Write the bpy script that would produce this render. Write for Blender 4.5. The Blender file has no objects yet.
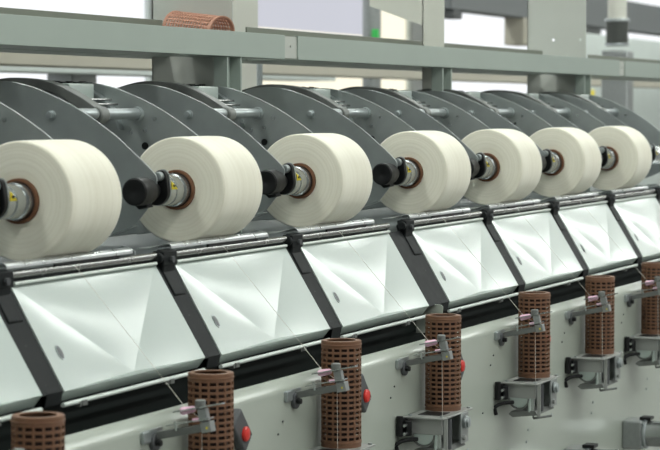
import bpy, bmesh, math, random
from mathutils import Vector, Matrix
random.seed(5)
SC = bpy.context.scene
COL = SC.collection
PI = math.pi

# ------------------------------------------------------------------ materials
def lin(c):
    return tuple(((x/255)/12.92 if x/255 <= 0.04045 else ((x/255+0.055)/1.055)**2.4) for x in c)

def mat(name, rgb, rough=0.5, metal=0.0, noise=0.06, nscale=30.0, bump=0.0, coat=0.0, bscale=None, rvar=0.08, spec=0.5):
    m = bpy.data.materials.new(name); m.use_nodes = True
    nt = m.node_tree; N = nt.nodes; L = nt.links
    b = N['Principled BSDF']
    c = lin(rgb)
    tc = N.new('ShaderNodeTexCoord')
    nz = N.new('ShaderNodeTexNoise'); nz.inputs['Scale'].default_value = nscale
    nz.inputs['Detail'].default_value = 5
    L.new(tc.outputs['Object'], nz.inputs['Vector'])
    mx = N.new('ShaderNodeMix'); mx.data_type = 'RGBA'
    mx.inputs['A'].default_value = (*[max(0, x*(1-noise*1.6)) for x in c], 1)
    mx.inputs['B'].default_value = (*[min(1, x*(1+noise*1.6)) for x in c], 1)
    L.new(nz.outputs['Fac'], mx.inputs['Factor'])
    L.new(mx.outputs['Result'], b.inputs['Base Color'])
    mr = N.new('ShaderNodeMapRange')
    mr.inputs['To Min'].default_value = max(0.02, rough-rvar); mr.inputs['To Max'].default_value = min(1, rough+rvar)
    L.new(nz.outputs['Fac'], mr.inputs['Value']); L.new(mr.outputs['Result'], b.inputs['Roughness'])
    b.inputs['Metallic'].default_value = metal
    b.inputs['Specular IOR Level'].default_value = spec
    if coat: b.inputs['Coat Weight'].default_value = coat; b.inputs['Coat Roughness'].default_value = 0.15
    if bump:
        n2 = N.new('ShaderNodeTexNoise'); n2.inputs['Scale'].default_value = bscale or nscale*4
        L.new(tc.outputs['Object'], n2.inputs['Vector'])
        bp = N.new('ShaderNodeBump'); bp.inputs['Strength'].default_value = bump; bp.inputs['Distance'].default_value = 0.002
        L.new(n2.outputs['Fac'], bp.inputs['Height']); L.new(bp.outputs['Normal'], b.inputs['Normal'])
    return m

M = {}
M['panel'] = mat('pale_panel_enamel', (168, 180, 174), 0.28, 0.0, 0.012, 4, bump=0.02, bscale=25, rvar=0.015, coat=0.5, spec=0.6)
M['body'] = mat('grey_green_enamel', (168, 175, 165), 0.32, 0.0, 0.025, 4, bump=0.03, bscale=12, coat=0.2, rvar=0.03)
M['beam'] = mat('beam_enamel', (158, 169, 161), 0.45, 0.0, 0.04, 8)
M['traym'] = mat('olive_tray_wall_shade', (112, 116, 104), 0.55, 0.0, 0.05, 8)  # beam colour darkened to olive: shade on the tray's inner face, painted in
M['postm'] = mat('post_enamel', (184, 187, 180), 0.5, 0.0, 0.04, 6)
M['cream_post'] = mat('cream_column_paint', (205, 205, 195), 0.6, 0.0, 0.03, 4)
M['armsteel'] = mat('zinc_plate', (156, 162, 161), 0.38, 0.6, 0.10, 14, bump=0.03, bscale=90, rvar=0.05)
M['zinc'] = mat('bright_zinc', (170, 177, 178), 0.33, 0.7, 0.04, 40, rvar=0.03)
M['steel'] = mat('brushed_steel', (190, 194, 194), 0.25, 0.9, 0.03, 60, rvar=0.02)
M['plate'] = mat('polished_guide_steel', (205, 208, 208), 0.28, 0.8, 0.03, 25, rvar=0.03)
M['rod'] = mat('worn_steel_rod', (150, 150, 148), 0.25, 0.9, 0.08, 30)
M['cast'] = mat('grey_casting', (112, 115, 112), 0.5, 0.3, 0.1, 40, bump=0.1)
M['alu'] = mat('cast_aluminium', (150, 154, 153), 0.42, 0.6, 0.1, 60, bump=0.12)
M['dark'] = mat('blackened_strut_steel', (26, 29, 30), 0.6, 0.0, 0.15, 30, bump=0.05, spec=0.18)
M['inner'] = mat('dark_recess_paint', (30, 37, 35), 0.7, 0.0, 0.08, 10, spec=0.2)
M['table'] = mat('galvanised_table_sheet', (120, 126, 126), 0.5, 0.3, 0.04, 10, rvar=0.03)
M['boxm'] = mat('satin_box_steel', (156, 158, 155), 0.38, 0.35, 0.04, 30, rvar=0.04)
M['tube_shade'] = mat('dark_brown_tube_shade', (44, 30, 26), 0.7, 0.0, 0.05, 30)  # dark brown stands in for the shadow inside the hollow tubes
M['black'] = mat('black_plastic', (18, 19, 20), 0.45, 0.0, 0.1, 60, bump=0.05, spec=0.3)
M['tube'] = mat('brown_plastic_tube', (116, 82, 60), 0.55, 0.0, 0.07, 50)
M['terra'] = mat('terracotta_plastic', (190, 140, 118), 0.55, 0.0, 0.06, 50)
M['paper'] = mat('brown_paper_core', (108, 72, 48), 0.75, 0.0, 0.12, 40)
M['pink'] = mat('pink_ceramic', (222, 178, 200), 0.3, 0.0, 0.05, 40)
M['red'] = mat('red_button', (212, 44, 34), 0.35, 0.0, 0.03, 40)
M['grey'] = mat('dark_grey_switch', (74, 76, 78), 0.5, 0.0, 0.06, 40)
M['yellow'] = mat('yellow_label', (232, 216, 60), 0.5, 0.0, 0.03, 40)
M['yarn_thread'] = mat('white_thread', (232, 230, 220), 0.8, 0.0, 0.03, 40)
M['lid'] = mat('white_rolled_lip', (214, 222, 216), 0.3, 0.0, 0.03, 20)
M['floor'] = mat('grey_concrete', (120, 120, 116), 0.45, 0.0, 0.1, 1.5)
M['wall'] = mat('painted_wall', (170, 172, 170), 0.8, 0.0, 0.03, 1)
M['ceil'] = mat('ceiling_panels', (214, 216, 214), 0.8, 0.0, 0.03, 1)
M['bgdark'] = mat('dark_grey_girder', (112, 116, 118), 0.6, 0.0, 0.06, 4)
M['bgbeige'] = mat('beige_rail_paint', (176, 172, 158), 0.6, 0.0, 0.05, 3)
M['bglight'] = mat('pale_duct_paint', (206, 214, 210), 0.6, 0.0, 0.04, 3)
M['green'] = mat('green_marker', (60, 190, 90), 0.5)

def emis(name, rgb, s):
    m = bpy.data.materials.new(name); m.use_nodes = True
    nt = m.node_tree; N = nt.nodes; L = nt.links
    N.remove(N['Principled BSDF'])
    e = N.new('ShaderNodeEmission'); e.inputs['Strength'].default_value = s
    tc = N.new('ShaderNodeTexCoord'); nz = N.new('ShaderNodeTexNoise'); nz.inputs['Scale'].default_value = 0.6
    L.new(tc.outputs['Object'], nz.inputs['Vector'])
    mx = N.new('ShaderNodeMix'); mx.data_type = 'RGBA'
    c = lin(rgb)
    mx.inputs['A'].default_value = (*[x*0.93 for x in c], 1); mx.inputs['B'].default_value = (*c, 1)
    L.new(nz.outputs['Fac'], mx.inputs['Factor']); L.new(mx.outputs['Result'], e.inputs['Color'])
    L.new(e.outputs['Emission'], N['Material Output'].inputs['Surface'])
    return m
M['window'] = emis('daylit_frosted_window', (246, 249, 252), 1.0)
M['curtain'] = emis('lavender_daylit_blind', (214, 216, 226), 0.78)
M['warm'] = emis('warm_lit_window', (255, 248, 224), 1.0)
M['lamp'] = emis('fluorescent_diffuser', (250, 255, 250), 11.5)

# yarn: rings on the end face, fine winding on the barrel
def yarn_mat():
    m = bpy.data.materials.new('cream_wound_yarn'); m.use_nodes = True
    nt = m.node_tree; N = nt.nodes; L = nt.links; b = N['Principled BSDF']
    b.inputs['Roughness'].default_value = 0.85
    b.inputs['Specular IOR Level'].default_value = 0.2
    b.inputs['Sheen Weight'].default_value = 0.25
    tc = N.new('ShaderNodeTexCoord'); sp = N.new('ShaderNodeSeparateXYZ')
    L.new(tc.outputs['Object'], sp.inputs[0])
    def math_(op, a, c=None):
        n = N.new('ShaderNodeMath'); n.operation = op
        for i, v in enumerate((a, c)):
            if v is None: continue
            if isinstance(v, (int, float)): n.inputs[i].default_value = v
            else: L.new(v, n.inputs[i])
        return n.outputs[0]
    zc = math_('SUBTRACT', sp.outputs['Z'], 0.14)
    r = math_('SQRT', math_('ADD', math_('MULTIPLY', sp.outputs['Y'], sp.outputs['Y']), math_('MULTIPLY', zc, zc)))
    cb = N.new('ShaderNodeCombineXYZ')
    L.new(math_('MULTIPLY', r, 210.0), cb.inputs[0])
    L.new(math_('MULTIPLY', sp.outputs['X'], 60.0), cb.inputs[1])
    nz = N.new('ShaderNodeTexNoise'); nz.inputs['Scale'].default_value = 1.0; nz.inputs['Detail'].default_value = 3
    L.new(cb.outputs[0], nz.inputs['Vector'])
    n2 = N.new('ShaderNodeTexNoise'); n2.inputs['Scale'].default_value = 160; L.new(tc.outputs['Object'], n2.inputs['Vector'])
    ad = math_('ADD', math_('MULTIPLY', nz.outputs['Fac'], 0.8), math_('MULTIPLY', n2.outputs['Fac'], 0.2))
    cr = N.new('ShaderNodeValToRGB')
    cr.color_ramp.elements[0].position = 0.3; cr.color_ramp.elements[0].color = (*lin((225, 221, 203)), 1)
    cr.color_ramp.elements[1].position = 0.62; cr.color_ramp.elements[1].color = (*lin((234, 231, 215)), 1)
    L.new(ad, cr.inputs[0]); L.new(cr.outputs[0], b.inputs['Base Color'])
    bp = N.new('ShaderNodeBump'); bp.inputs['Strength'].default_value = 0.16; bp.inputs['Distance'].default_value = 0.002
    L.new(ad, bp.inputs['Height']); L.new(bp.outputs['Normal'], b.inputs['Normal'])
    return m
M['yarn'] = yarn_mat()

# ------------------------------------------------------------------ geometry helpers
def new(): return bmesh.new()

def bx(bm, x0, x1, y0, y1, z0, z1, mtx=None):
    vs = [bm.verts.new((x, y, z)) for x in (x0, x1) for y in (y0, y1) for z in (z0, z1)]
    for f in ((0, 1, 3, 2), (4, 6, 7, 5), (0, 4, 5, 1), (2, 3, 7, 6), (0, 2, 6, 4), (1, 5, 7, 3)):
        bm.faces.new([vs[i] for i in f])
    if mtx is not None: bmesh.ops.transform(bm, matrix=mtx, verts=vs)
    return vs

def frame(d):
    d = Vector(d).normalized()
    up = Vector((0, 0, 1)) if abs(d.z) < 0.95 else Vector((1, 0, 0))
    a = d.cross(up).normalized(); b = a.cross(d).normalized()
    return d, a, b

def lathe(bm, o, d, prof, n=32, a0=0, a1=2*PI, caps=True):
    """prof: list of (t along axis, radius)"""
    o = Vector(o); d, a, b = frame(d)
    full = abs(a1-a0-2*PI) < 1e-6
    k = n if full else n+1
    rings = []
    for t, r in prof:
        rings.append([bm.verts.new(o+d*t+(a*math.cos(a0+(a1-a0)*i/n)+b*math.sin(a0+(a1-a0)*i/n))*max(r, 1e-5)) for i in range(k)])
    for j in range(len(rings)-1):
        for i in range(n):
            i2 = (i+1) % k
            bm.faces.new((rings[j][i], rings[j][i2], rings[j+1][i2], rings[j+1][i]))
    if caps:
        for rg, (t, r) in ((rings[0], prof[0]), (rings[-1], prof[-1])):
            if r > 1e-4: bm.faces.new(rg)
    return rings

def cyl(bm, p0, p1, r, n=20, r1=None, ch=0.0):
    p0 = Vector(p0); p1 = Vector(p1); Ln = (p1-p0).length
    r1 = r if r1 is None else r1
    if ch: prof = [(0, r-ch), (ch, r), (Ln-ch, r1), (Ln, r1-ch)]
    else: prof = [(0, r), (Ln, r1)]
    lathe(bm, p0, p1-p0, prof, n)

def prism(bm, pts, x0, x1, ax='x'):
    """closed polygon of 2D points extruded along an axis. ax x: (y,z); ax y: (x,z); ax z: (x,y)"""
    def P(p, t):
        return {'x': (t, p[0], p[1]), 'y': (p[0], t, p[1]), 'z': (p[0], p[1], t)}[ax]
    A = [bm.verts.new(P(p, x0)) for p in pts]; B = [bm.verts.new(P(p, x1)) for p in pts]
    bm.faces.new(A); bm.faces.new(B[::-1])
    n = len(pts)
    for i in range(n): bm.faces.new((A[i], A[(i+1) % n], B[(i+1) % n], B[i]))
    return A+B

def strip(bm, path, w, x0, x1):
    """band of thickness w following a path in the yz plane"""
    n = len(path); up = []; dn = []
    for i, p in enumerate(path):
        a = path[max(0, i-1)]; b = path[min(n-1, i+1)]
        t = Vector((b[0]-a[0], b[1]-a[1])).normalized(); nn = Vector((-t.y, t.x))
        up.append((p[0]+nn.x*w/2, p[1]+nn.y*w/2)); dn.append((p[0]-nn.x*w/2, p[1]-nn.y*w/2))
    for i in range(n-1):
        pass
    U0 = [bm.verts.new((x0, *p)) for p in up]; D0 = [bm.verts.new((x0, *p)) for p in dn]
    U1 = [bm.verts.new((x1, *p)) for p in up]; D1 = [bm.verts.new((x1, *p)) for p in dn]
    for i in range(n-1):
        bm.faces.new((U0[i], U0[i+1], D0[i+1], D0[i])); bm.faces.new((U1[i], D1[i], D1[i+1], U1[i+1]))
        bm.faces.new((U0[i], U1[i], U1[i+1], U0[i+1])); bm.faces.new((D0[i], D0[i+1], D1[i+1], D1[i]))
    bm.faces.new((U0[0], D0[0], D1[0], U1[0])); bm.faces.new((U0[-1], U1[-1], D1[-1], D0[-1]))

def tubepath(bm, pts, r, n=8):
    pts = [Vector(p) for p in pts]; rings = []
    for i, p in enumerate(pts):
        t = (pts[min(i+1, len(pts)-1)]-pts[max(i-1, 0)]).normalized()
        _, a, b = frame(t)
        rings.append([bm.verts.new(p+(a*math.cos(2*PI*k/n)+b*math.sin(2*PI*k/n))*r) for k in range(n)])
    for j in range(len(rings)-1):
        for k in range(n):
            bm.faces.new((rings[j][k], rings[j][(k+1) % n], rings[j+1][(k+1) % n], rings[j+1][k]))
    bm.faces.new(rings[0]); bm.faces.new(rings[-1])

def catmull(pts, k=6):
    out = []
    n = len(pts)
    for i in range(n-1):
        p0 = pts[max(i-1, 0)]; p1 = pts[i]; p2 = pts[i+1]; p3 = pts[min(i+2, n-1)]
        for s in range(k):
            t = s/k
            out.append(tuple(0.5*((2*b)+(-a+c)*t+(2*a-5*b+4*c-d)*t*t+(-a+3*b-3*c+d)*t**3) for a, b, c, d in zip(p0, p1, p2, p3)))
    out.append(tuple(pts[-1]))
    return out

def obj(name, bm, m, parent=None, origin=None, bevel=0.0, smooth=35, seg=2):
    """link one mesh; the geometry is given in world coordinates"""
    if parent is not None: o0 = Vector(parent['_o'])
    else: o0 = Vector(origin or (0, 0, 0))
    bmesh.ops.recalc_face_normals(bm, faces=bm.faces)
    own = Vector(origin) if (origin is not None and parent is not None) else o0
    bmesh.ops.translate(bm, verts=bm.verts, vec=-own)
    me = bpy.data.meshes.new(name); bm.to_mesh(me); bm.free()
    if smooth:
        me.shade_smooth(); me.set_sharp_from_angle(angle=math.radians(smooth))
    me.materials.append(m)
    o = bpy.data.objects.new(name, me); COL.objects.link(o)
    if parent is not None:
        o.parent = parent; o.location = own-o0
    else: o.location = own
    o['_o'] = tuple(own)
    if bevel:
        md = o.modifiers.new('bevel', 'BEVEL'); md.width = bevel; md.segments = seg; md.limit_method = 'ANGLE'; md.angle_limit = math.radians(40)
    return o

def thing(name, label, cat, loc, group=None):
    o = bpy.data.objects.new(name, None); COL.objects.link(o)
    o.empty_display_size = 0.05
    o.location = loc; o['_o'] = tuple(loc); o['label'] = label; o['category'] = cat
    if group: o['group'] = group
    return o
def tag(o, label, cat, group=None):
    o['label'] = label; o['category'] = cat
    if group: o['group'] = group
    return o
def structure(o): o['kind'] = 'structure'; return o

def dup(root, dx, label):
    r = root.copy(); COL.objects.link(r); r.location = root.location+Vector((dx, 0, 0)); r['label'] = label
    for ch in list(root.children):
        c = ch.copy(); COL.objects.link(c); c.parent = r
        for g in list(ch.children):
            d = g.copy(); COL.objects.link(d); d.parent = c
    return r

def PX(k):                          # position of winding unit k along the machine
    return 0.8275*(k-1)+(0.105 if k >= 4 else 0.0)
ORD = {0: 'first', 1: 'second', 2: 'third', 3: 'fourth', 4: 'fifth', 5: 'sixth', 6: 'seventh', 7: 'eighth', 8: 'ninth'}

# ================================================================== yarn package
def make_package():
    c = Vector((0, 0, 1.405))
    t = thing('yarn_package', '', 'yarn package', (0.130, 0, 1.265), 'cream yarn packages in the winding row')
    bm = new()
    prof = [(0.002, 0.0535)]
    nr = 26
    for i in range(nr+1):
        r = 0.0535+(0.1365-0.0535)*i/nr
        prof.append((0.0015+0.0009*(random.random()-0.5)*0.5-0.003*math.sin(PI*i/nr), r))
    prof += [(0.0035, 0.1390), (0.007, 0.1397)]
    for i in range(1, 13): prof.append((0.007+0.236*i/12, 0.1399+0.0009*math.sin(PI*i/12)))
    prof += [(0.2465, 0.139), (0.2495, 0.1365), (0.25, 0.0535)]
    lathe(bm, (0.005, 0, 1.405), (1, 0, 0), prof, 96, caps=False)
    obj('wound_yarn', bm, M['yarn'], t, smooth=50)
    bm = new()
    lathe(bm, (-0.004, 0, 1.405), (1, 0, 0), [(0, 0.0465), (0, 0.0515), (0.0012, 0.0530), (0.257, 0.0530), (0.258, 0.0515), (0.258, 0.0465), (0, 0.0465)], 64, caps=False)
    obj('paper_core', bm, M['paper'], t)
    return t

# ================================================================== package cradle
OUT = [(-0.012, 1.400), (-0.020, 1.432), (-0.012, 1.454), (0.05, 1.509), (0.112, 1.559), (0.206, 1.618), (0.29, 1.657), (0.366, 1.683), (0.43, 1.693), (0.482, 1.691), (0.53, 1.680), (0.62, 1.64), (0.70, 1.57)]
OUTC = catmull(OUT, 5)
LOWER = [(0.72, 1.24), (0.45, 1.245), (0.119, 1.288), (0.09, 1.299), (0.040, 1.322), (0.012, 1.355), (-0.004, 1.375)]
def plate_outline():
    return OUTC+LOWER
def make_cradle():
    t = thing('package_cradle', '', 'package cradle', (0.09, 0.4, 1.245), 'steel package cradles along the machine')
    for x, nm in ((-0.153, 'left'), (0.327, 'right')):
        bm = new()
        prism(bm, plate_outline(), x, x+0.006)
        p = obj('side_plate', bm, M['armsteel'], t, bevel=0.0012)
        if nm == 'left':
            bm = new()                     # folded flange along the lower edge
            prism(bm, [(0.034, 1.318), (0.119, 1.288), (0.45, 1.245), (0.45, 1.2435), (0.119, 1.2855), (0.034, 1.3155)], x-0.03, x)
            obj('bottom_flange', bm, M['zinc'], p)
            bm = new()
            lathe(bm, (x-0.016, 0.288, 1.602), (1, 0, 0), [(0, 0.0045), (0.001, 0.0095), (0.012, 0.0105), (0.013, 0.014), (0.016, 0.014)], 20)
            bm2 = bm
            obj('bolt', bm2, M['zinc'], p)
        else:
            for (y, z, r) in ((0.225, 1.591, 0.0055), (0.256, 1.560, 0.0055), (0.30, 1.553, 0.004)):
                bm = new(); cyl(bm, (x-0.003, y, z), (x, y, z), r, 14); obj('rivet', bm, M['steel'], p)
            bm = new(); cyl(bm, (x-0.002, 0.256, 1.515), (x+0.0005, 0.256, 1.515), 0.0105, 20); obj('round_hole', bm, M['black'], p)
            bm = new()
            lathe(bm, (x-0.012, 0.28, 1.605), (1, 0, 0), [(0, 0.019), (0.012, 0.021)], 20); obj('tube_socket', bm, M['zinc'], p)
    bm = new(); cyl(bm, (-0.147, 0.28, 1.605), (0.327, 0.28, 1.605), 0.0155, 24); obj('cross_tube', bm, M['zinc'], t)
    # swivelling casting that clamps on the tube
    bm = new()
    path = catmull([(0.285, 1.610), (0.33, 1.638), (0.40, 1.671), (0.47, 1.686), (0.56, 1.689), (0.66, 1.665)], 5)
    strip(bm, path, 0.030, 0.070, 0.120)
    lathe(bm, (0.072, 0.28, 1.602), (1, 0, 0), [(0.003, 0.006), (0.003, 0.010), (0, 0.011), (0, 0.021), (0.003, 0.024), (0.046, 0.024), (0.048, 0.019)], 24)
    obj('casting_arm', bm, M['cast'], t, bevel=0.003)
    bm = new()
    strip(bm, catmull([(0.30, 1.59), (0.36, 1.635), (0.44, 1.666), (0.54, 1.680), (0.66, 1.662)], 5), 0.018, 0.02, 0.06)
    obj('dark_link', bm, M['dark'], t, bevel=0.002)
    bm = new(); bx(bm, 0.140, 0.285, 0.395, 0.47, 1.644, 1.690); obj('switch_box', bm, M['panel'], t, bevel=0.004)
    bm = new()
    strip(bm, catmull([(0.325, 1.56), (0.345, 1.61), (0.385, 1.650), (0.44, 1.679)], 5), 0.006, 0.30, 0.33)
    obj('curved_strip', bm, M['zinc'], t)
    for y_, z_ in ((0.33, 1.632), (0.35, 1.645)):
        bm = new(); tubepath(bm, [(0.1, y_, z_), (0.30, y_, z_)], 0.0035, 8); obj('linkage_rod', bm, M['rod'], t)
    bm = new()
    bx(bm, 0.36, 0.67, 0.585, 0.605, 1.670, 1.690)
    for i in range(7): bx(bm, 0.375+i*0.04, 0.395+i*0.04, 0.588, 0.602, 1.690, 1.699+0.002*(i % 2))
    obj('toothed_strip', bm, M['dark'], t)
    # package holder: adapter, lever, knob
    bm = new()
    lathe(bm, (-0.105, 0, 1.405), (1, 0, 0), [(0, 0.030), (0.002, 0.0365), (0.030, 0.0385), (0.031, 0.0365), (0.036, 0.0365), (0.037, 0.040), (0.072, 0.0405), (0.074, 0.038), (0.080, 0.038), (0.082, 0.0435), (0.12, 0.0435), (0.12, 0.01)], 48)
    a = obj('core_adapter', bm, M['steel'], t)
    def sticker(rr, ang0, ang1, x0, x1, m_, nm, par):
        bm = new(); n = 8; A = []; B = []
        for i in range(n+1):
            w = i/n; an = ang0+(ang1-ang0)*w
            # triangle pointing up: width shrinks with the angle
            half = (x1-x0)/2*(1-w); xc = (x0+x1)/2
            A.append(bm.verts.new((xc-max(half, 0.0002), -rr*math.cos(an), 1.405+rr*math.sin(an)))); B.append(bm.verts.new((xc+max(half, 0.0002), -rr*math.cos(an), 1.405+rr*math.sin(an))))
        for i in range(n): bm.faces.new((A[i], B[i], B[i+1], A[i+1]))
        ext = bmesh.ops.solidify(bm, geom=bm.faces[:], thickness=0.0004)
        return obj(nm, bm, m_, par)
    s = sticker(0.0394, 0.12, 0.75, -0.103, -0.071, M['yellow'], 'warning_sticker', a)
    bm = new(); mt = Matrix.Translation((-0.087, -0.0378, 1.405+0.0128)) @ Matrix.Rotation(0.33, 4, 'X')
    bx(bm, -0.0045, 0.0045, -0.0012, 0.0008, -0.0045, 0.004, mt)
    bx(bm, 0.001, 0.0065, -0.0012, 0.0008, 0.001, 0.0025, mt)
    obj('sticker_symbol', bm, M['black'], a)
    bm = new()                                    # lever: disc with a lobe towards the top back
    cs = [(0.0, 1.405, 0.037), (-0.014, 1.443, 0.0175)]
    pts = []
    th = math.atan2(cs[1][1]-cs[0][1], cs[1][0]-cs[0][0]); D = math.hypot(cs[1][0]-cs[0][0], cs[1][1]-cs[0][1]); al = math.acos((cs[0][2]-cs[1][2])/D)
    for i in range(25):
        an = th+al+(2*PI-2*al)*i/24; pts.append((cs[0][0]+cs[0][2]*math.cos(an), cs[0][1]+cs[0][2]*math.sin(an)))
    for i in range(9):
        an = th-al+2*al*i/8; pts.append((cs[1][0]+cs[1][2]*math.cos(an), cs[1][1]+cs[1][2]*math.sin(an)))
    prism(bm, pts, -0.122, -0.106)
    l = obj('clamp_lever', bm, M['black'], t, bevel=0.002)
    bm = new(); prism(bm, [((p[0])*1.03, 1.405+(p[1]-1.405)*1.03) for p in pts], -0.1065, -0.103); obj('lever_rim', bm, M['zinc'], l)
    bm = new(); lathe(bm, (-0.140, -0.014, 1.444), (1, 0, 0), [(0.004, 0.001), (0.004, 0.0055), (0.0, 0.0065), (0.0, 0.0115), (0.014, 0.0125), (0.020, 0.0125)], 18); obj('hex_bolt', bm, M['zinc'], l)
    bm = new()
    lathe(bm, (-0.236, 0.003, 1.407), (1, 0, 0), [(0.0015, 0.005), (0, 0.008), (0, 0.032), (0.003, 0.0355), (0.056, 0.0365), (0.060, 0.034), (0.075, 0.033), (0.076, 0.022), (0.11, 0.022)], 40)
    obj('end_knob', bm, M['black'], t)
    bm = new()
    prism(bm, [(0.02, 1.42), (0.042, 1.41), (0.034, 1.378), (0.014, 1.360), (-0.012, 1.366)], -0.19, -0.154)
    obj('knob_bracket', bm, M['black'], t, bevel=0.002)
    # holder on the far side of the package
    bm = new()
    lathe(bm, (0.25, 0, 1.405), (1, 0, 0), [(0, 0.0435), (0.015, 0.0435), (0.017, 0.037), (0.077, 0.037)], 32)
    obj('rear_adapter', bm, M['steel'], t)
    return t

# ================================================================== guide plate and roller
def make_guide():
    t = thing('guide_rail', '', 'guide rail', (0.12, -0.03, 1.226), 'polished guide rails under the packages')
    bm = new()
    pr = [(y_, z_+0.003) for y_, z_ in [(0.02, 1.2545), (0.02, 1.2580), (-0.015, 1.2590), (-0.045, 1.2665), (-0.062, 1.2725), (-0.070, 1.2725), (-0.076, 1.2690), (-0.0785, 1.2640), (-0.0785, 1.2580), (-0.0760, 1.2580), (-0.0755, 1.2630), (-0.070, 1.2690), (-0.060, 1.2690), (-0.015, 1.2560)]]
    prism(bm, pr, -0.187, 0.425)
    obj('guide_plate', bm, M['plate'], t, bevel=0.0008)
    bm = new(); prism(bm, [(-0.0765, 1.2535), (-0.070, 1.2535), (-0.070, 1.2600), (-0.0765, 1.2600)], 0.04, 0.36); obj('slot', bm, M['black'], t)
    bm = new(); cyl(bm, (-0.175, -0.068, 1.2460), (0.565, -0.068, 1.2460), 0.0095, 24); obj('roller', bm, M['rod'], t)
    bm = new(); bx(bm, -0.17, 0.56, -0.070, -0.05, 1.222, 1.240); obj('rail_backing', bm, M['dark'], t)
    bm = new(); prism(bm, [(-0.05, 1.20), (-0.045, 1.262), (-0.025, 1.272), (-0.01, 1.275), (0.02, 1.262), (0.16, 1.25), (0.16, 1.20)], 0.50, 0.506); cyl(bm, (0.49, -0.02, 1.262), (0.50, -0.02, 1.262), 0.009, 14)
    obj('end_tab', bm, M['zinc'], t)
    return t

# ================================================================== cover panel
def make_panel():
    t = thing('cover_panel', '', 'cover panel', (0.2, -0.14, 0.96), 'pale green-white cover panels below the packages')
    xl, xr = -0.16, 0.56
    UL = (xl, -0.071, 1.224); UR = (xr, -0.071, 1.227); LL = (xl, -0.208, 0.991); LR = (xr, -0.212, 0.995)
    AP = (0.212, -0.190, 0.9962)
    bm = new()
    V = lambda p: bm.verts.new(p)
    ul, ur, ll, lr = V(UL), V(UR), V(LL), V(LR); ap = V(AP)
    for A_, B_, C_, bul in ((ul, ap, ll, 0.0018), (ul, ur, ap, 0.0040), (ur, lr, ap, 0.0012), (ll, ap, lr, 0.0)):
        P = [Vector(q.co) for q in (A_, B_, C_)]; nn = (P[1]-P[0]).cross(P[2]-P[0]).normalized()
        if nn.y > 0: nn = -nn
        n_ = 14; g_ = {}
        for i in range(n_+1):
            for j in range(n_+1-i):
                a_, b_ = i/n_, j/n_; c_ = 1-a_-b_
                g_[i, j] = bm.verts.new(P[0]*a_+P[1]*b_+P[2]*c_+nn*bul*27*a_*b_*c_)
        for i in range(n_):
            for j in range(n_-i):
                bm.faces.new((g_[i, j], g_[i+1, j], g_[i, j+1]))
                if i+j < n_-1: bm.faces.new((g_[i+1, j], g_[i+1, j+1], g_[i, j+1]))
    f = [V((xl, -0.186, 0.965)), V((xr, -0.190, 0.968))]
    bm.faces.new((ll, lr, f[1], f[0]))
    g = [V((xl, -0.05, 1.215)), V((xr, -0.05, 1.217))]
    bm.faces.new((ul, g[0], g[1], ur))
    bm.faces.new((ul, ll, f[0], g[0])); bm.faces.new((ur, g[1], f[1], lr))
    bm.faces.new((f[0], f[1], g[1], g[0]))
    obj('panel_shell', bm, M['panel'], t, smooth=30)
    bm = new()
    cyl(bm, (xl, -0.204, 0.960), (xr, -0.208, 0.963), 0.0055, 12)
    obj('rolled_edge', bm, M['lid'], t); bm = new()
    cyl(bm, (xl+0.005, -0.078, 1.2265), (xr-0.005, -0.078, 1.2285), 0.0042, 12)
    obj('rolled_edge', bm, M['lid'], t)
    for x in (xl+0.075, xl+0.52):
        bm = new(); bx(bm, x, x+0.022, -0.214, -0.196, 0.950, 0.962); bx(bm, x-0.008, x, -0.211, -0.196, 0.948, 0.960)
        obj('clip', bm, M['cast'], t, bevel=0.001)
    # oval finger hole on the left facet
    o = Vector(UL); e1 = (Vector(LL)-o); e2 = (Vector(AP)-o); nrm = e1.cross(e2).normalized()
    if nrm.y > 0: nrm = -nrm
    c = o+e1*0.50+e2*0.17+nrm*0.002
    ax = e1.normalized(); ay = nrm.cross(ax).normalized()
    for nm, ra, rb, h0, h1, mm in (('oval_ring', 0.0185, 0.0125, -0.001, 0.0012, M['zinc']), ('oval_hole', 0.0160, 0.0100, -0.001, 0.0017, M['grey'])):
        bm = new(); A = []; B = []
        for i in range(28):
            an = 2*PI*i/28
            p = c+ax*ra*math.cos(an)+ay*rb*math.sin(an); A.append(V_ if False else bm.verts.new(p+nrm*h0)); B.append(bm.verts.new(p+nrm*h1))
        bm.faces.new(A); bm.faces.new(B)
        for i in range(28): bm.faces.new((A[i], A[(i+1) % 28], B[(i+1) % 28], B[i]))
        obj(nm, bm, mm, t)
    return t

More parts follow.
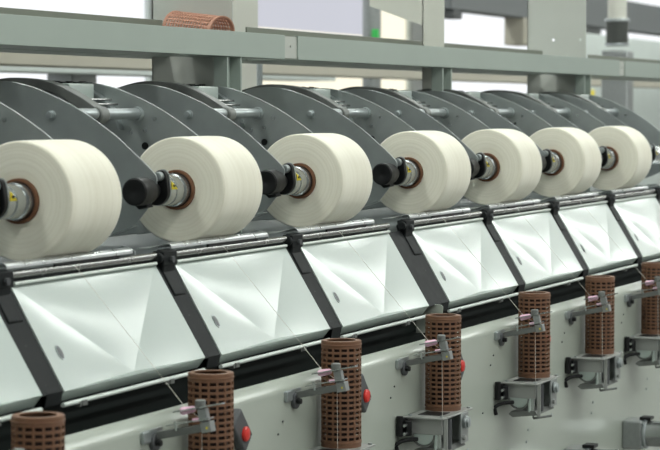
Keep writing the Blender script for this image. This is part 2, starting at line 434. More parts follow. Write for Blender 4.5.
# ================================================================== strut between the panels
def make_strut(wide=0.0):
    t = thing('support_strut', '', 'strut', (-0.2125, -0.1, 0.945), 'dark steel struts between the cover panels')
    x0, x1 = -0.264, -0.161
    bm = new()                                  # channel: web and two flanges
    a = (-0.068, 1.225); b = (-0.206, 0.990)
    prism(bm, [a, b, (b[0]+0.012, b[1]-0.004), (a[0]+0.012, a[1]-0.004)], x0-wide, x1)
    for xx in (x0-wide, x1-0.004):
        prism(bm, [a, b, (b[0]+0.05, b[1]+0.0), (a[0]+0.05, a[1]-0.02)], xx, xx+0.004)
    obj('channel', bm, M['dark'], t, bevel=0.0015)
    bm = new()
    prism(bm, [(-0.066, 1.262), (-0.084, 1.258), (-0.088, 1.232), (-0.084, 1.205), (-0.118, 1.148), (-0.112, 1.140), (-0.06, 1.21), (-0.05, 1.24)], -0.245, -0.180)
    bx(bm, -0.250, -0.172, -0.088, -0.056, 1.220, 1.258)
    cyl(bm, (-0.262, -0.075, 1.241), (-0.175, -0.075, 1.241), 0.0135, 18)
    h = obj('clamp_head', bm, M['dark'], t, bevel=0.003)
    bm = new(); cyl(bm, (-0.211, -0.098, 1.236), (-0.211, -0.090, 1.236), 0.0085, 16); obj('clamp_bolt', bm, M['grey'], h)
    bm = new()
    prism(bm, [(-0.19, 1.015), (-0.206, 0.992), (-0.200, 0.962), (-0.19, 0.965)], -0.235, x1-0.002)
    prism(bm, [(-0.1, 0.99), (-0.206, 0.992), (-0.196, 0.955), (-0.1, 0.955)], -0.235, -0.231)
    obj('foot', bm, M['dark'], t, bevel=0.001)
    bm = new(); cyl(bm, (-0.22, -0.145, 1.094), (-0.22, -0.140, 1.092), 0.004, 10); obj('screw', bm, M['black'], t); bm = new(); cyl(bm, (-0.22, -0.195, 1.008), (-0.22, -0.188, 1.006), 0.004, 10)
    obj('screw', bm, M['black'], t)
    return t

# ================================================================== perforated dye tube
def perforated(bm, o, d, R, H, nu, z0, z1, rows, fr_u, fr_v, th=0.0035, sub=2):
    """open cylinder from o along d; slots between z0 and z1"""
    o = Vector(o); d, a, b = frame(d)
    us = []
    for i in range(nu):
        us.append((i, True)); us.append((i+fr_u, False))
    # angle stations: each cell = rib part then slot part
    st = []; solid_u = []
    for i in range(nu):
        st.append(i/nu); solid_u.append(True)
        st.append((i+fr_u)/nu); solid_u.append(False)
        if sub > 1: st.append((i+fr_u+(1-fr_u)/2)/nu); solid_u.append(False)
    zs = [0.0, z0]; solid_v = [True]
    ph = (z1-z0)/rows
    for j in range(rows):
        zs.append(z0+ph*(j+1-fr_v)); solid_v.append(False)
        zs.append(z0+ph*(j+1)); solid_v.append(True)
    zs.append(H); solid_v.append(True)
    n = len(st); m = len(zs)
    def ring(r): return [[bm.verts.new(o+d*z+(a*math.cos(2*PI*s)+b*math.sin(2*PI*s))*r) for s in st] for z in zs]
    A = ring(R); B = ring(R-th)
    S = lambda i, j: solid_u[i % n] or solid_v[j] if 0 <= j < m-1 else False
    for j in range(m-1):
        for i in range(n):
            i2 = (i+1) % n
            if S(i, j):
                bm.faces.new((A[j][i], A[j][i2], A[j+1][i2], A[j+1][i])); bm.faces.new((B[j][i], B[j+1][i], B[j+1][i2], B[j][i2]))
            else:
                if S(i-1, j): bm.faces.new((A[j][i], A[j+1][i], B[j+1][i], B[j][i]))
                if S(i+1, j): bm.faces.new((A[j][i2], B[j][i2], B[j+1][i2], A[j+1][i2]))
                if S(i, j-1): bm.faces.new((A[j][i], B[j][i], B[j][i2], A[j][i2]))
                if S(i, j+1): bm.faces.new((A[j+1][i], A[j+1][i2], B[j+1][i2], B[j+1][i]))
    for j in (0, m-1):
        for i in range(n):
            i2 = (i+1) % n; bm.faces.new((A[j][i], A[j][i2], B[j][i2], B[j][i]))

BXo, BYo = 0.285, -0.357
def make_basket():
    t = thing('perforated_tube', '', 'perforated tube', (BXo, BYo, 0.7045), 'brown perforated tubes standing in front of the machine')
    H = 0.287; zb = 0.7045
    bm = new(); perforated(bm, (BXo, BYo, zb), (0, 0, 1), 0.0545, H, 16, 0.020, H-0.012, 18, 0.25, 0.44)
    obj('lattice_wall', bm, M['tube'], t, smooth=30)
    bm = new()
    for z, r, h in ((zb+H-0.011, 0.0560, 0.004), (zb+0.010, 0.0562, 0.007)):
        bm = new(); lathe(bm, (BXo, BYo, z), (0, 0, 1), [(0, 0.0535), (0.001, r), (h-0.001, r), (h, 0.0535), (0, 0.0535)], 44, caps=False)
        obj('rim_band', bm, M['tube'], t)
    bm = new(); lathe(bm, (BXo, BYo, zb+H-0.001), (0, 0, 1), [(0, 0.0535), (0.003, 0.0525), (0.003, 0.040), (0, 0.040), (0, 0.0535)], 44, caps=False); obj('top_rim', bm, M['tube'], t)
    bm = new(); cyl(bm, (BXo, BYo, zb), (BXo, BYo, zb+H-0.012), 0.041, 32); obj('inner_shade_core', bm, M['tube_shade'], t)  # added dark core, painted shade behind the slots; the tube is hollow
    return t

# ================================================================== guide arm with eyelet
def make_arm():
    t = thing('thread_guide_arm', '', 'thread guide', (0.115, -0.2935, 0.83), 'steel thread guide arms crossing the brown tubes')
    bm = new()
    bx(bm, 0.045, 0.145, -0.298, -0.2935, 0.848, 0.878); bx(bm, 0.04, 0.075, -0.304, -0.2935, 0.852, 0.876)
    obj('wall_bracket', bm, M['zinc'], t, bevel=0.001)
    bm = new(); cyl(bm, (0.105, -0.305, 0.846), (0.105, -0.293, 0.846), 0.0215, 24, ch=0.002)
    d = obj('pivot_disc', bm, M['grey'], t)
    bm = new(); cyl(bm, (0.10, -0.318, 0.846), (0.10, -0.305, 0.846), 0.0075, 12); obj('pivot_screw', bm, M['black'], d)
    p0 = Vector((0.112, -0.300, 0.861)); p1 = Vector((0.112, -0.440, 0.890))
    ang = math.atan2(p1.z-p0.z, -(p1.y-p0.y))
    mt = Matrix.Translation(p0) @ Matrix.Rotation(-ang, 4, 'X')
    bm = new(); bx(bm, -0.010, 0.010, -(p1-p0).length, 0.0, -0.009, 0.009, mt); obj('arm_bar', bm, M['cast'], t, bevel=0.0015)
    bm = new(); bx(bm, -0.013, 0.013, -(p1-p0).length-0.004, -(p1-p0).length+0.022, -0.012, 0.013, mt)
    e = obj('end_block', bm, M['alu'], t, bevel=0.0015)
    bm = new(); bx(bm, -0.0145, -0.013, -(p1-p0).length+0.004, -(p1-p0).length+0.008, -0.004, 0.001, mt); obj('yellow_dot', bm, M['yellow'], e)
    bm = new(); bx(bm, -0.016, 0.010, -0.148, -0.035, 0.018, 0.0205, mt); bx(bm, -0.014, -0.012, -0.062, -0.056, 0.004, 0.026, mt)
    obj('slide_plate', bm, M['steel'], t)
    bm = new(); bx(bm, -0.009, 0.009, -0.140, -0.118, 0.014, 0.044, mt); obj('head_block', bm, M['alu'], t, bevel=0.002)
    bm = new(); cyl(bm, (0.112, -0.412, 0.930), (0.112, -0.412, 0.950), 0.0125, 22, ch=0.002); obj('tension_cap', bm, M['cast'], t)
    bm = new(); bx(bm, -0.012, 0.006, -0.185, -0.058, 0.046, 0.0490, mt); obj('blade', bm, M['steel'], t)
    bm = new(); lathe(bm, (0.112, -0.362, 0.9205), (0.1, -1, 0.22), [(0, 0.003), (0.0, 0.007), (0.004, 0.0095), (0.032, 0.0075), (0.036, 0.005)], 16); obj('ceramic_eyelet', bm, M['pink'], t)
    bm = new(); tubepath(bm, [(0.108, -0.395, 0.902), (0.108, -0.43, 0.906)], 0.0045, 8); obj('ceramic_bush', bm, M['pink'], t)
    return t

# ================================================================== tension box under the tube
def make_box():
    t = thing('tension_box', '', 'tension box', (0.20, -0.36, 0.585), 'steel tension boxes carrying the brown tubes')
    zt = 0.7045
    bm = new(); bx(bm, 0.085, 0.355, -0.430, -0.300, zt-0.006, zt)
    obj('top_plate', bm, M['boxm'], t, bevel=0.0015)
    bm = new(); bx(bm, 0.135, 0.215, -0.405, -0.330, zt, zt+0.0012); obj('top_inset', bm, M['black'], t)
    bm = new(); bx(bm, 0.098, 0.101, -0.418, -0.312, zt-0.052, zt-0.006)
    bx(bm, 0.098, 0.112, -0.418, -0.416, zt-0.052, zt-0.006)
    obj('side_plate', bm, M['boxm'], t, bevel=0.0008)
    yc = -0.362; zc = zt-0.053
    bm = new(); lathe(bm, (0.099, yc, zc), (1, 0, 0), [(0, 0.030), (0.002, 0.032), (0.030, 0.032)], 32, a0=PI, a1=2*PI); obj('half_disc', bm, M['panel'], t)
    bm = new(); n = 16
    A = [(yc-0.037*math.cos(PI*i/n), zc-0.037*math.sin(PI*i/n)) for i in range(n+1)]; B = [(yc-0.0325*math.cos(PI*i/n), zc-0.0325*math.sin(PI*i/n)) for i in range(n+1)]
    prism(bm, A+B[::-1], 0.094, 0.106); obj('disc_rim', bm, M['cast'], t)
    bm = new(); prism(bm, [(-0.335, zt-0.098), (-0.418, zt-0.093), (-0.425, zt-0.108), (-0.34, zt-0.118), (-0.325, zt-0.108)], 0.10, 0.30); obj('bottom_plate', bm, M['cast'], t, bevel=0.001)
    bm = new(); bx(bm, 0.29, 0.294, -0.418, -0.312, zt-0.100, zt-0.006); obj('rear_plate', bm, M['alu'], t)
    bm = new(); bx(bm, 0.104, 0.110, -0.414, -0.402, zt-0.098, zt-0.050); obj('upright', bm, M['steel'], t, bevel=0.001)
    bm = new(); bx(bm, 0.090, 0.094, -0.440, -0.428, zt-0.110, zt-0.002); obj('upright', bm, M['boxm'], t)
    bm = new(); cyl(bm, (0.104, -0.398, zt-0.098), (0.104, -0.398, zt-0.052), 0.0055, 12); obj('guide_pin', bm, M['panel'], t)
    bm = new(); cyl(bm, (0.16, -0.420, zt-0.10), (0.16, -0.420, zt-0.01), 0.009, 14); obj('spring_post', bm, M['grey'], t)
    bm = new(); bx(bm, 0.23, 0.30, -0.434, -0.428, zt-0.095, zt-0.004); obj('pulley_mount', bm, M['alu'], t, bevel=0.001)
    bm = new(); lathe(bm, (0.262, -0.434, zt-0.032), (0.0, -1, 0.0), [(0, 0.016), (0.003, 0.020), (0.008, 0.020), (0.010, 0.016), (0.016, 0.016), (0.018, 0.009), (0.018, 0.003)], 28); obj('pulley', bm, M['zinc'], t)
    bm = new(); lathe(bm, (0.25, -0.434, zt-0.078), (0.0, -1, 0.0), [(0, 0.008), (0.008, 0.008), (0.010, 0.005)], 16); obj('lower_roller', bm, M['boxm'], t)
    bm = new()
    bx(bm, 0.05, 0.12, -0.310, -0.2935, zt-0.055, zt-0.004)
    cyl(bm, (0.072, -0.322, zt-0.055), (0.072, -0.322, zt-0.010), 0.0115, 14)
    cyl(bm, (0.045, -0.306, zt-0.055), (0.045, -0.306, zt+0.006), 0.010, 14)
    b = obj('mounting_bracket', bm, M['black'], t, bevel=0.002)
    bm = new(); tubepath(bm, catmull([(0.045, -0.3, zt-0.105), (0.042, -0.298, zt-0.080), (0.055, -0.315, zt-0.068), (0.09, -0.345, zt-0.066)], 4), 0.0065, 10); obj('hook', bm, M['black'], b)
    bm = new()
    for zz in (zt-0.022, zt-0.046):
        bm = new(); cyl(bm, (0.040, -0.322, zz), (0.098, -0.322, zz), 0.0045, 10); obj('lock_screw', bm, M['steel'], t)
    bm = new(); tubepath(bm, [(0.14, -0.40, zt-0.124), (0.17, -0.455, zt-0.116)], 0.004, 8); tubepath(bm, [(0.14, -0.40, zt-0.124), (0.14, -0.40, zt-0.10)], 0.003, 8); obj('wire_tail', bm, M['cast'], t)
    bm = new()
    for (x, y) in ((0.11, -0.315), (0.34, -0.42), (0.11, -0.415)):
        bm = new(); cyl(bm, (x, y, zt), (x, y, zt+0.004), 0.006, 10); obj('screw_head', bm, M['zinc'], t)
    return t

# ================================================================== stop switch
def make_switch():
    t = thing('stop_switch', '', 'switch', (0.56, -0.2935, 0.765), 'stop switches with a red button on the machine front')
    mt = Matrix.Translation((0.56, -0.2935, 0.815)) @ Matrix.Rotation(-0.75, 4, 'Y')
    bm = new(); bx(bm, -0.032, 0.032, -0.024, 0.0, -0.052, 0.052, mt); obj('switch_body', bm, M['grey'], t, bevel=0.006, seg=3)
    bm = new(); lathe(bm, mt @ Vector((0.0, -0.024, -0.012)), (0, -1, 0), [(0, 0.019), (0.004, 0.019), (0.008, 0.016), (0.010, 0.008), (0.0105, 0.001)], 24); obj('red_button', bm, M['red'], t)
    bm = new(); cyl(bm, mt @ Vector((0.012, -0.026, -0.038)), mt @ Vector((0.012, -0.029, -0.038)), 0.004, 10); obj('screw', bm, M['zinc'], t)
    return t

# ================================================================== thread
def make_thread():
    bm = new()
    x = 0.125
    tubepath(bm, [(x, -0.02, 1.259), (x, -0.062, 1.258), (x, -0.084, 1.246), (x, -0.368, 0.928), (x-0.004, -0.405, 0.908), (x-0.006, -0.412, 0.895), (x-0.006, -0.414, 0.705)], 0.0005, 6)
    o = obj('yarn_thread', bm, M['yarn_thread'], None, origin=(x, -0.41, 0.705))
    return tag(o, '', 'thread', 'white threads running down to the tubes')

# ================================================================== motor
def make_motor():
    t = thing('drive_motor', '', 'motor', (0.075, -0.2935, 0.22), 'cast drive motors low on the machine front')
    zc = 0.320
    bm = new(); bx(bm, 0.02, 0.15, -0.372, -0.2935, zc-0.060, zc+0.055); obj('gear_housing', bm, M['alu'], t, bevel=0.008, seg=3)
    bm = new(); cyl(bm, (0.085, -0.372, zc), (0.085, -0.384, zc), 0.062, 40, ch=0.003); obj('flange', bm, M['zinc'], t)
    bm = new(); lathe(bm, (0.085, -0.384, zc), (0, -1, 0), [(0, 0.052), (0.09, 0.052), (0.092, 0.055), (0.10, 0.055), (0.102, 0.052), (0.17, 0.052), (0.178, 0.045)], 40); obj('motor_can', bm, M['steel'], t)
    bm = new(); bx(bm, 0.06, 0.12, -0.400, -0.355, zc+0.055, zc+0.068); obj('cable_box', bm, M['black'], t, bevel=0.002)
    bm = new()
    for (x, z) in ((0.03, zc+0.045), (0.14, zc+0.045), (0.03, zc-0.05), (0.14, zc-0.05)): 
        bm = new(); cyl(bm, (x, -0.372, z), (x, -0.380, z), 0.007, 10); obj('flange_bolt', bm, M['zinc'], t)
    return t

# ------------------------------------------------------------------ place the units
def row(make, ks, fmt):
    """build the first, then copies; fmt(k) gives the label"""
    proto = make(); k0 = ks[0]; base = proto.location.copy()
    for k in ks[1:]: dup(proto, PX(k), fmt(k))
    proto.location = base+Vector((PX(k0), 0, 0)); proto['label'] = fmt(k0)

pk = {1: 'biggest cream yarn package, at the left edge with its end partly cut off',
      2: 'second cream yarn package from the left, below the left end of the post',
      3: 'third cream yarn package from the left, winding thread in mid picture',
      4: 'fourth cream yarn package, the middle one of the seven in the row',
      5: 'fifth cream yarn package, right after the wider gap in the row',
      6: 'sixth cream yarn package, second from the far right end',
      7: 'smallest and farthest cream yarn package at the right end of the row'}
pk[4] = 'fourth cream yarn package, middle of seven, with a full black knob at its left'
pk[5] = 'fifth cream yarn package from the left, just right of the middle one'
row(make_package, list(range(1, 8)), lambda k: pk[k])
row(make_cradle, list(range(1, 9)), lambda k: ('curved steel cradle plates with no package at the far right edge' if k == 8 else 'curved steel cradle plates holding the %s yarn package from the left' % ORD[k-1]))
row(make_guide, list(range(1, 9)), lambda k: ('polished guide rail cut by the right edge, with no package above' if k == 8 else 'polished steel guide rail under the %s yarn package from the left' % ORD[k-1]))
row(make_panel, list(range(0, 9)), lambda k: {0: 'pale folded cover panel cut by the left edge of the picture', 8: 'pale folded cover panel cut by the right edge of the picture'}.get(k, 'pale folded cover panel below the %s yarn package from the left' % ORD[max(k-1, 0)]))
ks = [1, 2, 3, 5, 6, 7, 8]
row(make_strut, ks, lambda k: ('dark steel strut at the right edge, right of the last full panel' if k == 8 else 'dark slanting steel strut left of the panel under the %s yarn package' % ORD[k-1]))
w = make_strut(0.10); w.location += Vector((PX(4), 0, 0)); w['label'] = 'widest dark slanting strut, left of the panel under the fourth yarn package'
row(make_basket, list(range(0, 7)), lambda k: {0: 'brown perforated tube at the bottom left corner, only its top showing', 6: 'brown perforated tube cut by the right edge of the picture'}.get(k, 'brown perforated tube standing %s from the left in the row' % ORD[k]))
row(make_arm, list(range(0, 8)), lambda k: ('steel guide arm with pink eyelet at the right edge, beyond the last brown tube' if k == 7 else 'steel guide arm with pink eyelet crossing the %s brown tube from the left' % ORD[k]))
row(make_box, [0, 1, 2, 3, 4, 5, 6], lambda k: 'steel tension box with half-round cutout under the %s brown tube from the left' % ORD[k])
row(make_switch, list(range(1, 6)), lambda k: 'dark grey switch with red button just right of the %s brown tube' % ORD[k])
row(make_thread, list(range(0, 7)), lambda k: 'fine white thread running down to the %s brown tube from the left' % ORD[k])
row(make_motor, [5, 6], lambda k: {5: 'grey cast motor whose top just shows at the bottom edge', 6: 'grey cast motor with round can in the bottom right corner'}[k])

# tab plate seen beside the wide strut
bm = new(); x = PX(3)+0.60
prism(bm, [(-0.10, 0.90), (-0.225, 0.90), (-0.232, 0.985), (-0.225, 0.993), (-0.10, 0.993)], x+0.035, x+0.039)
tag(obj('end_tab_plate', bm, M['body'], None, origin=(x+0.037, -0.16, 0.90), bevel=0.001), 'small pale rounded plate above the fourth brown tube', 'plate')

# ================================================================== machine body
XA, XB = -1.4, 7.4
t = thing('winding_machine', 'long grey-green machine body carrying the whole row of winding units', 'machine', (3.0, 0.2, 0.0))
bm = new()
prism(bm, [(-0.258, 0.906), (-0.262, 0.9065), (-0.268, 0.904), (-0.2885, 0.886), (-0.2925, 0.879), (-0.2935, 0.872), (-0.2935, 0.12), (-0.285, 0.12), (-0.285, 0.87), (-0.262, 0.898), (-0.258, 0.898)], XA, XB)
fc = obj('front_cover', bm, M['body'], t)
for k in range(0, 8):
    for j, (dx, z) in enumerate(((0.03, 0.80), (0.0, 0.77), (-0.08, 0.62), (0.55, 0.56), (0.42, 0.50), (0.40, 0.46), (0.7, 0.52))):
        bm = new(); xx = PX(k)+dx; cyl(bm, (xx, -0.2965, z), (xx, -0.293, z), 0.005 if j > 2 else 0.0028, 8); obj('cover_screw', bm, M['zinc'] if j > 2 else M['grey'], fc)
bm = new(); prism(bm, [(-0.284, 0.14), (-0.15, 0.10), (0.80, 0.10), (0.80, 1.19), (-0.04, 1.19), (-0.14, 0.99), (-0.14, 0.83), (-0.284, 0.83)], XA, XB)
obj('inner_housing', bm, M['inner'], t)
bm = new(); bx(bm, XA, XB, -0.04, 0.80, 1.190, 1.212); obj('table_plate', bm, M['table'], t, bevel=0.002)
bm = new()
for i in range(5):
    x0 = XA+0.4+i*2.0; bx(bm, x0, x0+0.12, -0.2, 0.75, 0.0, 0.12)
obj('foot_rail', bm, M['dark'], t)

# ================================================================== overhead beams and posts
YB = 0.45
joints = [(2.584, 2.697), (6.93, 7.03)]
segs = [(-1.5, 2.584, 'long grey-green overhead beam left of the visible joint'), (2.697, 6.93, 'grey-green overhead beam right of the joint, running to the far bellows post'), (7.03, 11.0, 'short far end of the grey-green overhead beam at the right edge')]
posts = [2.13, 4.215, 6.30]
for a, b, lab in segs:
    t = thing('overhead_beam', lab, 'beam', ((a+b)/2, 0.54, 1.79), 'grey-green overhead beams above the machine')
    bm = new()
    prism(bm, [(YB-0.004, 1.79), (YB-0.004, 1.8715), (YB+0.012, 1.8715), (YB+0.012, 1.8695), (YB, 1.8695), (YB, 1.7925), (0.640, 1.7925), (0.640, 1.79)], a, b)
    obj('channel', bm, M['beam'], t, bevel=0.0008)
    cuts = [a]+[p for p in posts if a < p < b]+[b]
    xs = [a]
    for p in (posts[0], posts[2]):
        if a < p < b: xs += [p-0.09, p+0.26]
    xs.append(b)
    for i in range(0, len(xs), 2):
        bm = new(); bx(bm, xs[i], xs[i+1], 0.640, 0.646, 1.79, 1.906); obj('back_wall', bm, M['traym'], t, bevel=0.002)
for i, (a, b) in enumerate(joints):
    bm = new(); bx(bm, a-0.02, b+0.02, YB+0.001, YB+0.005, 1.794, 1.868); cyl(bm, ((a+b)/2, YB-0.003, 1.835), ((a+b)/2, YB+0.002, 1.835), 0.004, 10)
    tag(obj('joint_plate', bm, M['postm'], None, origin=((a+b)/2, YB+0.003, 1.79)), ['worn grey plate bridging the beam joint in mid picture', 'grey joint plate in the beam near the far bellows post'][i], 'plate', 'joint plates of the overhead beam')
labs = ['wide grey sheet post behind the loose terracotta tube', 'narrow grey post with diagonal gusset near mid picture', 'wide grey sheet post with two bolt holes, right of centre']
for i, p in enumerate(posts):
    t = thing('machine_post', labs[i], 'post', (p, 0.55, 1.226), 'grey posts carrying the overhead beam')
    q = p+0.12
    y1 = 0.785 if i != 1 else 0.585
    bm = new()
    if i == 2:
        holes = [(0.49, 2.0), (0.64, 2.0)]
        s = 0.006
        yy = [0.482, 0.50-s+0.01, 0.50+s+0.01, 0.65-s, 0.65+s, y1]
        hz = 1.965
        for a, b, hole in zip(yy[:-1], yy[1:], (0, 1, 0, 1, 0)):
            if hole: bx(bm, q, q+0.004, a, b, 1.212, hz-s); bx(bm, q, q+0.004, a, b, hz+s, 2.6)
            else: bx(bm, q, q+0.004, a, b, 1.212, 2.6)
        bmesh.ops.remove_doubles(bm, verts=bm.verts, dist=1e-5)
    else: bx(bm, q, q+0.004, 0.49, y1, 1.212, 2.6)
    bx(bm, q, q+0.06, y1-0.004, y1, 1.212, 2.6)
    obj('sheet', bm, M['postm' if i != 1 else 'cream_post'], t)
    bm = new()
    bx(bm, p-0.002, p+0.008, 0.452, 0.50, 1.212, 1.789); bx(bm, p+0.102, p+0.112, 0.452, 0.50, 1.212, 1.789); bx(bm, p+0.008, p+0.102, 0.49, 0.50, 1.212, 1.789)
    obj('flange_channel', bm, M['beam'], t, bevel=0.001)
    bm = new(); cyl(bm, (q-0.012, 0.53, 1.712), (q, 0.53, 1.712), 0.012, 12); obj('foot_bolt', bm, M['zinc'], t)
    if i == 1:
        bm = new(); prism(bm, [(0.585, 2.02), (0.585, 1.965), (0.82, 2.05), (0.82, 2.12), (0.585, 2.6)], q, q+0.004); obj('gusset', bm, M['cream_post'], t)
# diagonal braces
# terracotta tube lying in the beam tray
dirv = Vector((-0.42, -0.90, -0.10)).normalized()
end = Vector((2.14, 0.475, 1.868))
L_ = 0.245
t = thing('loose_perforated_tube', 'terracotta perforated tube lying on its side on the overhead beam', 'perforated tube', tuple(end-dirv*L_/2-Vector((0, 0, 0.052))))
bm = new(); perforated(bm, end-dirv*L_, dirv, 0.052, L_, 24, 0.012, L_-0.012, 16, 0.34, 0.36, th=0.004, sub=2); obj('lattice_wall', bm, M['terra'], t, smooth=30)
bm = new()
for tt in (0, L_-0.006):
    bm = new(); lathe(bm, end-dirv*L_+dirv*tt, dirv, [(0, 0.0485), (0, 0.0532), (0.006, 0.0532), (0.006, 0.0485), (0, 0.0485)], 44, caps=False); obj('rim_band', bm, M['terra'], t)

# ================================================================== the hall
bm = new(); bx(bm, -12, 48, -12, 9, -0.1, 0.0); structure(obj('floor', bm, M['floor']))
bm = new(); bx(bm, -12, 48, -12, 9, 4.6, 4.7); structure(obj('ceiling', bm, M['ceil']))
bm = new(); bx(bm, -12, 48, 9.0, 9.2, 0, 1.2); bx(bm, -12, 48, 9.0, 9.2, 4.1, 4.6)
x = -12
for x0, x1 in ((-12, -5), (3, 3.5), (10.5, 11), (18.6, 20.0), (27.0, 28.2), (36.0, 37.2), (42.5, 48)): bx(bm, x0, x1, 9.0, 9.2, 1.2, 4.1)
structure(obj('wall_back', bm, M['wall']))
bm = new(); bx(bm, 48, 48.2, -12, 9, 0, 4.6); structure(obj('wall_right', bm, M['wall']))
bm = new(); bx(bm, -12.2, -12, -12, 9, 0, 4.6); structure(obj('wall_left', bm, M['wall']))
edges = [(-5, 3), (3.5, 10.5), (11, 18.6), (20.0, 27.0), (28.2, 36.0), (37.2, 42.5)]
for n, (x0, x1) in enumerate(edges):
    t = bpy.data.objects.new('window_%d' % (n+1), None); COL.objects.link(t); t.location = ((x0+x1)/2, 9.08, 1.2); t['_o'] = tuple(t.location); t['kind'] = 'structure'
    bm = new(); bx(bm, x0, x1, 9.08, 9.1, 1.2, 4.1); obj('window_pane', bm, M['warm' if n == 3 else 'window'], t)
    bm = new()
    for xx in (x0, x1-0.06): bx(bm, xx, xx+0.06, 9.03, 9.08, 1.2, 4.1)
    for zz in (1.2, 4.04): bx(bm, x0, x1, 9.03, 9.08, zz, zz+0.06)
    obj('window_frame', bm, M['bglight'], t)

# distant machine in the next aisle: rails and columns
def bgrail(name, lab, y0, y1, z0, z1, x0, x1, m_, cat='rail'):
    bm = new(); bx(bm, x0, x1, y0, y1, z0, z1)
    return tag(obj(name, bm, m_, None, origin=((x0+x1)/2, (y0+y1)/2, z0), bevel=0.004), lab, cat)
bgrail('rear_rail', 'grey rail right behind the front overhead beam', 0.72, 0.92, 1.792, 1.80, -1, 12, M['beam'])
bgrail('beige_rail', 'blurred beige rail along the neighbouring machine', 3.0, 3.25, 1.838, 1.90, -1, 40, M['bgbeige'])
bgrail('pale_duct', 'blurred pale duct below the beige rail at the left', 4.5, 4.9, 1.855, 1.90, 2, 13, M['bglight'], 'duct')
def column(name, lab, x, y, w, d, z0, z1, m_, grp=None, cat='column'):
    bm = new(); bx(bm, x-w/2, x+w/2, y-d/2, y+d/2, z0, z1)
    return tag(obj(name, bm, m_, None, origin=(x, y, z0), bevel=0.01), lab, cat, grp)

# camera ------------------------------------------------------------------
f = 2300.0
Rx = Vector((0.3797, -0.0462, 0.924)); Xc = Vector((945, -115, f)).normalized(); D = Vector((0, 1, 115/f)).normalized()
# rows of the world->camera rotation expressed with image axes (right, down, forward)
Up = -D; Yc = Up.cross(Xc)
if Yc.x > 0: Yc = -Yc
# camera axes in world coordinates
right = Vector((Xc.x, Yc.x, Up.x)); down = Vector((Xc.y, Yc.y, Up.y)); fwd = Vector((Xc.z, Yc.z, Up.z))
cam_d = bpy.data.cameras.new('camera'); cam = bpy.data.objects.new('camera', cam_d); COL.objects.link(cam)
Rm = Matrix((right, -down, -fwd)).transposed().to_4x4()
CP = Vector((-4.646, -2.687, 1.616))
cam.matrix_world = Matrix.Translation(CP) @ Rm
cam_d.sensor_width = 36; cam_d.sensor_fit = 'HORIZONTAL'; cam_d.lens = f/660*36
cam_d.clip_end = 200
cam_d.dof.use_dof = True; cam_d.dof.focus_distance = 6.9; cam_d.dof.aperture_fstop = 7.0
SC.camera = cam


# ------------------------------------------------------------------ background
def boxthing(name, lab, cat, x0, x1, y0, y1, z0, z1, m_, grp=None, bev=0.01):
    bm = new(); bx(bm, x0, x1, y0, y1, z0, z1)
    return tag(obj(name, bm, m_, None, origin=((x0+x1)/2, (y0+y1)/2, z0), bevel=bev), lab, cat, grp)
def pipe(name, lab, x, y, r, z0, z1, m_, cat='pipe'):
    bm = new(); cyl(bm, (x, y, z0), (x, y, z1), r, 28); return tag(obj(name, bm, m_, None, origin=(x, y, z0)), lab, cat)
boxthing('cream_column', 'blurred cream column right behind the post with the terracotta tube', 'column', 4.16, 4.5, 1.4, 1.7, 0, 4.6, M['cream_post'])
pipe('steel_pipe', 'blurred grey pipe beside the cream column, below the overhead beam', 4.06, 1.2, 0.012, 0.0, 1.86, M['zinc'])
bm = new(); bx(bm, 20.2, 24.6, 8.7, 8.75, 2.62, 4.1)
t = thing('window_blind', 'lavender daylit blind in the window behind the beam joint', 'blind', (22.4, 8.72, 2.62))
obj('blind_fabric', bm, M['curtain'], t)
pipe('grey_pipe', 'blurred grey vertical pipe with a green mark, left of the gusset post', 11.5, 3.6, 0.07, 0.0, 4.6, M['alu'])
t = thing('steel_girder', 'blurred dark grey girder hanging across the windows at upper right', 'girder', (29, 4.1, 2.5))
bm = new(); bx(bm, 14.45, 44, 4.0, 4.2, 2.50, 2.83); obj('girder_beam', bm, M['bgdark'], t, bevel=0.01)
for xx in (17, 23, 29, 35, 41):
    bm = new(); cyl(bm, (xx, 4.1, 2.83), (xx, 4.1, 4.6), 0.03, 12); obj('hanger_rod', bm, M['bgdark'], t)
boxthing('hanging_sensor', 'small dark blurred box under the girder end, right of the gusset post', 'box', 14.5, 14.75, 4.0, 4.12, 2.42, 2.50, M['grey'])
boxthing('pale_partition', 'blurred pale grey partition below the girder at the right edge', 'partition', 25.5, 44, 6.0, 6.1, 0, 2.66, M['bglight'])
boxthing('grey_cabinet', 'blurred beige box between the girder and the sheet post with holes', 'cabinet', 16.55, 16.95, 4.0, 4.2, 2.24, 2.505, M['bgbeige'])
boxthing('distant_column', 'blurred grey column under the pale duct, left of the terracotta tube', 'column', 8.86, 9.2, 4.7, 4.9, 0, 1.89, M['alu'])
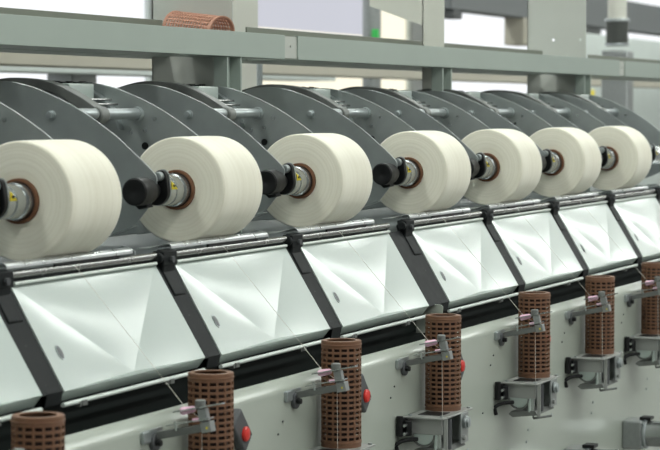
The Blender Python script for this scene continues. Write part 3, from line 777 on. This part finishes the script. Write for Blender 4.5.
boxthing('yellow_post', 'blurred yellow post top just right of the post with bolt holes', 'post', 15.35, 15.52, 3.0, 3.15, 0, 1.80, M['yellow'])
boxthing('green_marker', 'tiny green mark on the blurred grey pipe', 'marker', 11.41, 11.46, 3.52, 3.57, 2.13, 2.22, M['green'])
t = thing('bellows_pipe', 'blurred vertical pipe with ribbed bellows on a square block, at upper right', 'pipe', (11.85, 1.8, 0))
bm = new(); cyl(bm, (11.85, 1.8, 2.28), (11.85, 1.8, 4.6), 0.070, 28); obj('upper_pipe', bm, M['cream_post'], t)
bm = new(); prof = []
for i in range(9):
    prof += [(0.0+i*0.018, 0.074), (0.009+i*0.018, 0.088)]
lathe(bm, (11.85, 1.8, 2.10), (0, 0, 1), prof+[(0.17, 0.074)], 32); obj('bellows', bm, M['cast'], t)
for z in (2.265, 2.085):
    bm = new(); cyl(bm, (11.85, 1.8, z), (11.85, 1.8, z+0.02), 0.092, 28, ch=0.004); obj('flange', bm, M['zinc'], t)
bm = new(); bx(bm, 11.78, 11.95, 1.70, 1.90, 0.0, 2.05); obj('square_block', bm, M['alu'], t, bevel=0.01)

for i, y in enumerate((-4.1, -2.1, 1.2, 5.0)):
    t = thing('ceiling_lamp', ['long fluorescent lamp row over the aisle far in front of the machine', 'long fluorescent lamp row just in front of the machine', 'long fluorescent lamp row above the machine', 'long fluorescent lamp row behind the machine'][i], 'lamp', (12, y, 4.5), 'fluorescent lamp rows under the ceiling')
    bm = new(); bx(bm, -4.5, 34, y-0.2, y+0.2, 4.46, 4.6); obj('lamp_housing', bm, M['ceil'], t)
    bm = new(); bx(bm, -4.5, 34, y-0.17, y+0.17, 4.44, 4.46); obj('diffuser', bm, M['lamp'], t)
W = bpy.data.worlds.new('world'); SC.world = W; W.use_nodes = True
W.node_tree.nodes['Background'].inputs['Color'].default_value = (0.95, 0.96, 0.94, 1)
W.node_tree.nodes['Background'].inputs['Strength'].default_value = 0.55
SC.view_settings.view_transform = 'Standard'; SC.view_settings.look = 'None'
SC.view_settings.exposure = 0.3; SC.view_settings.gamma = 1.0
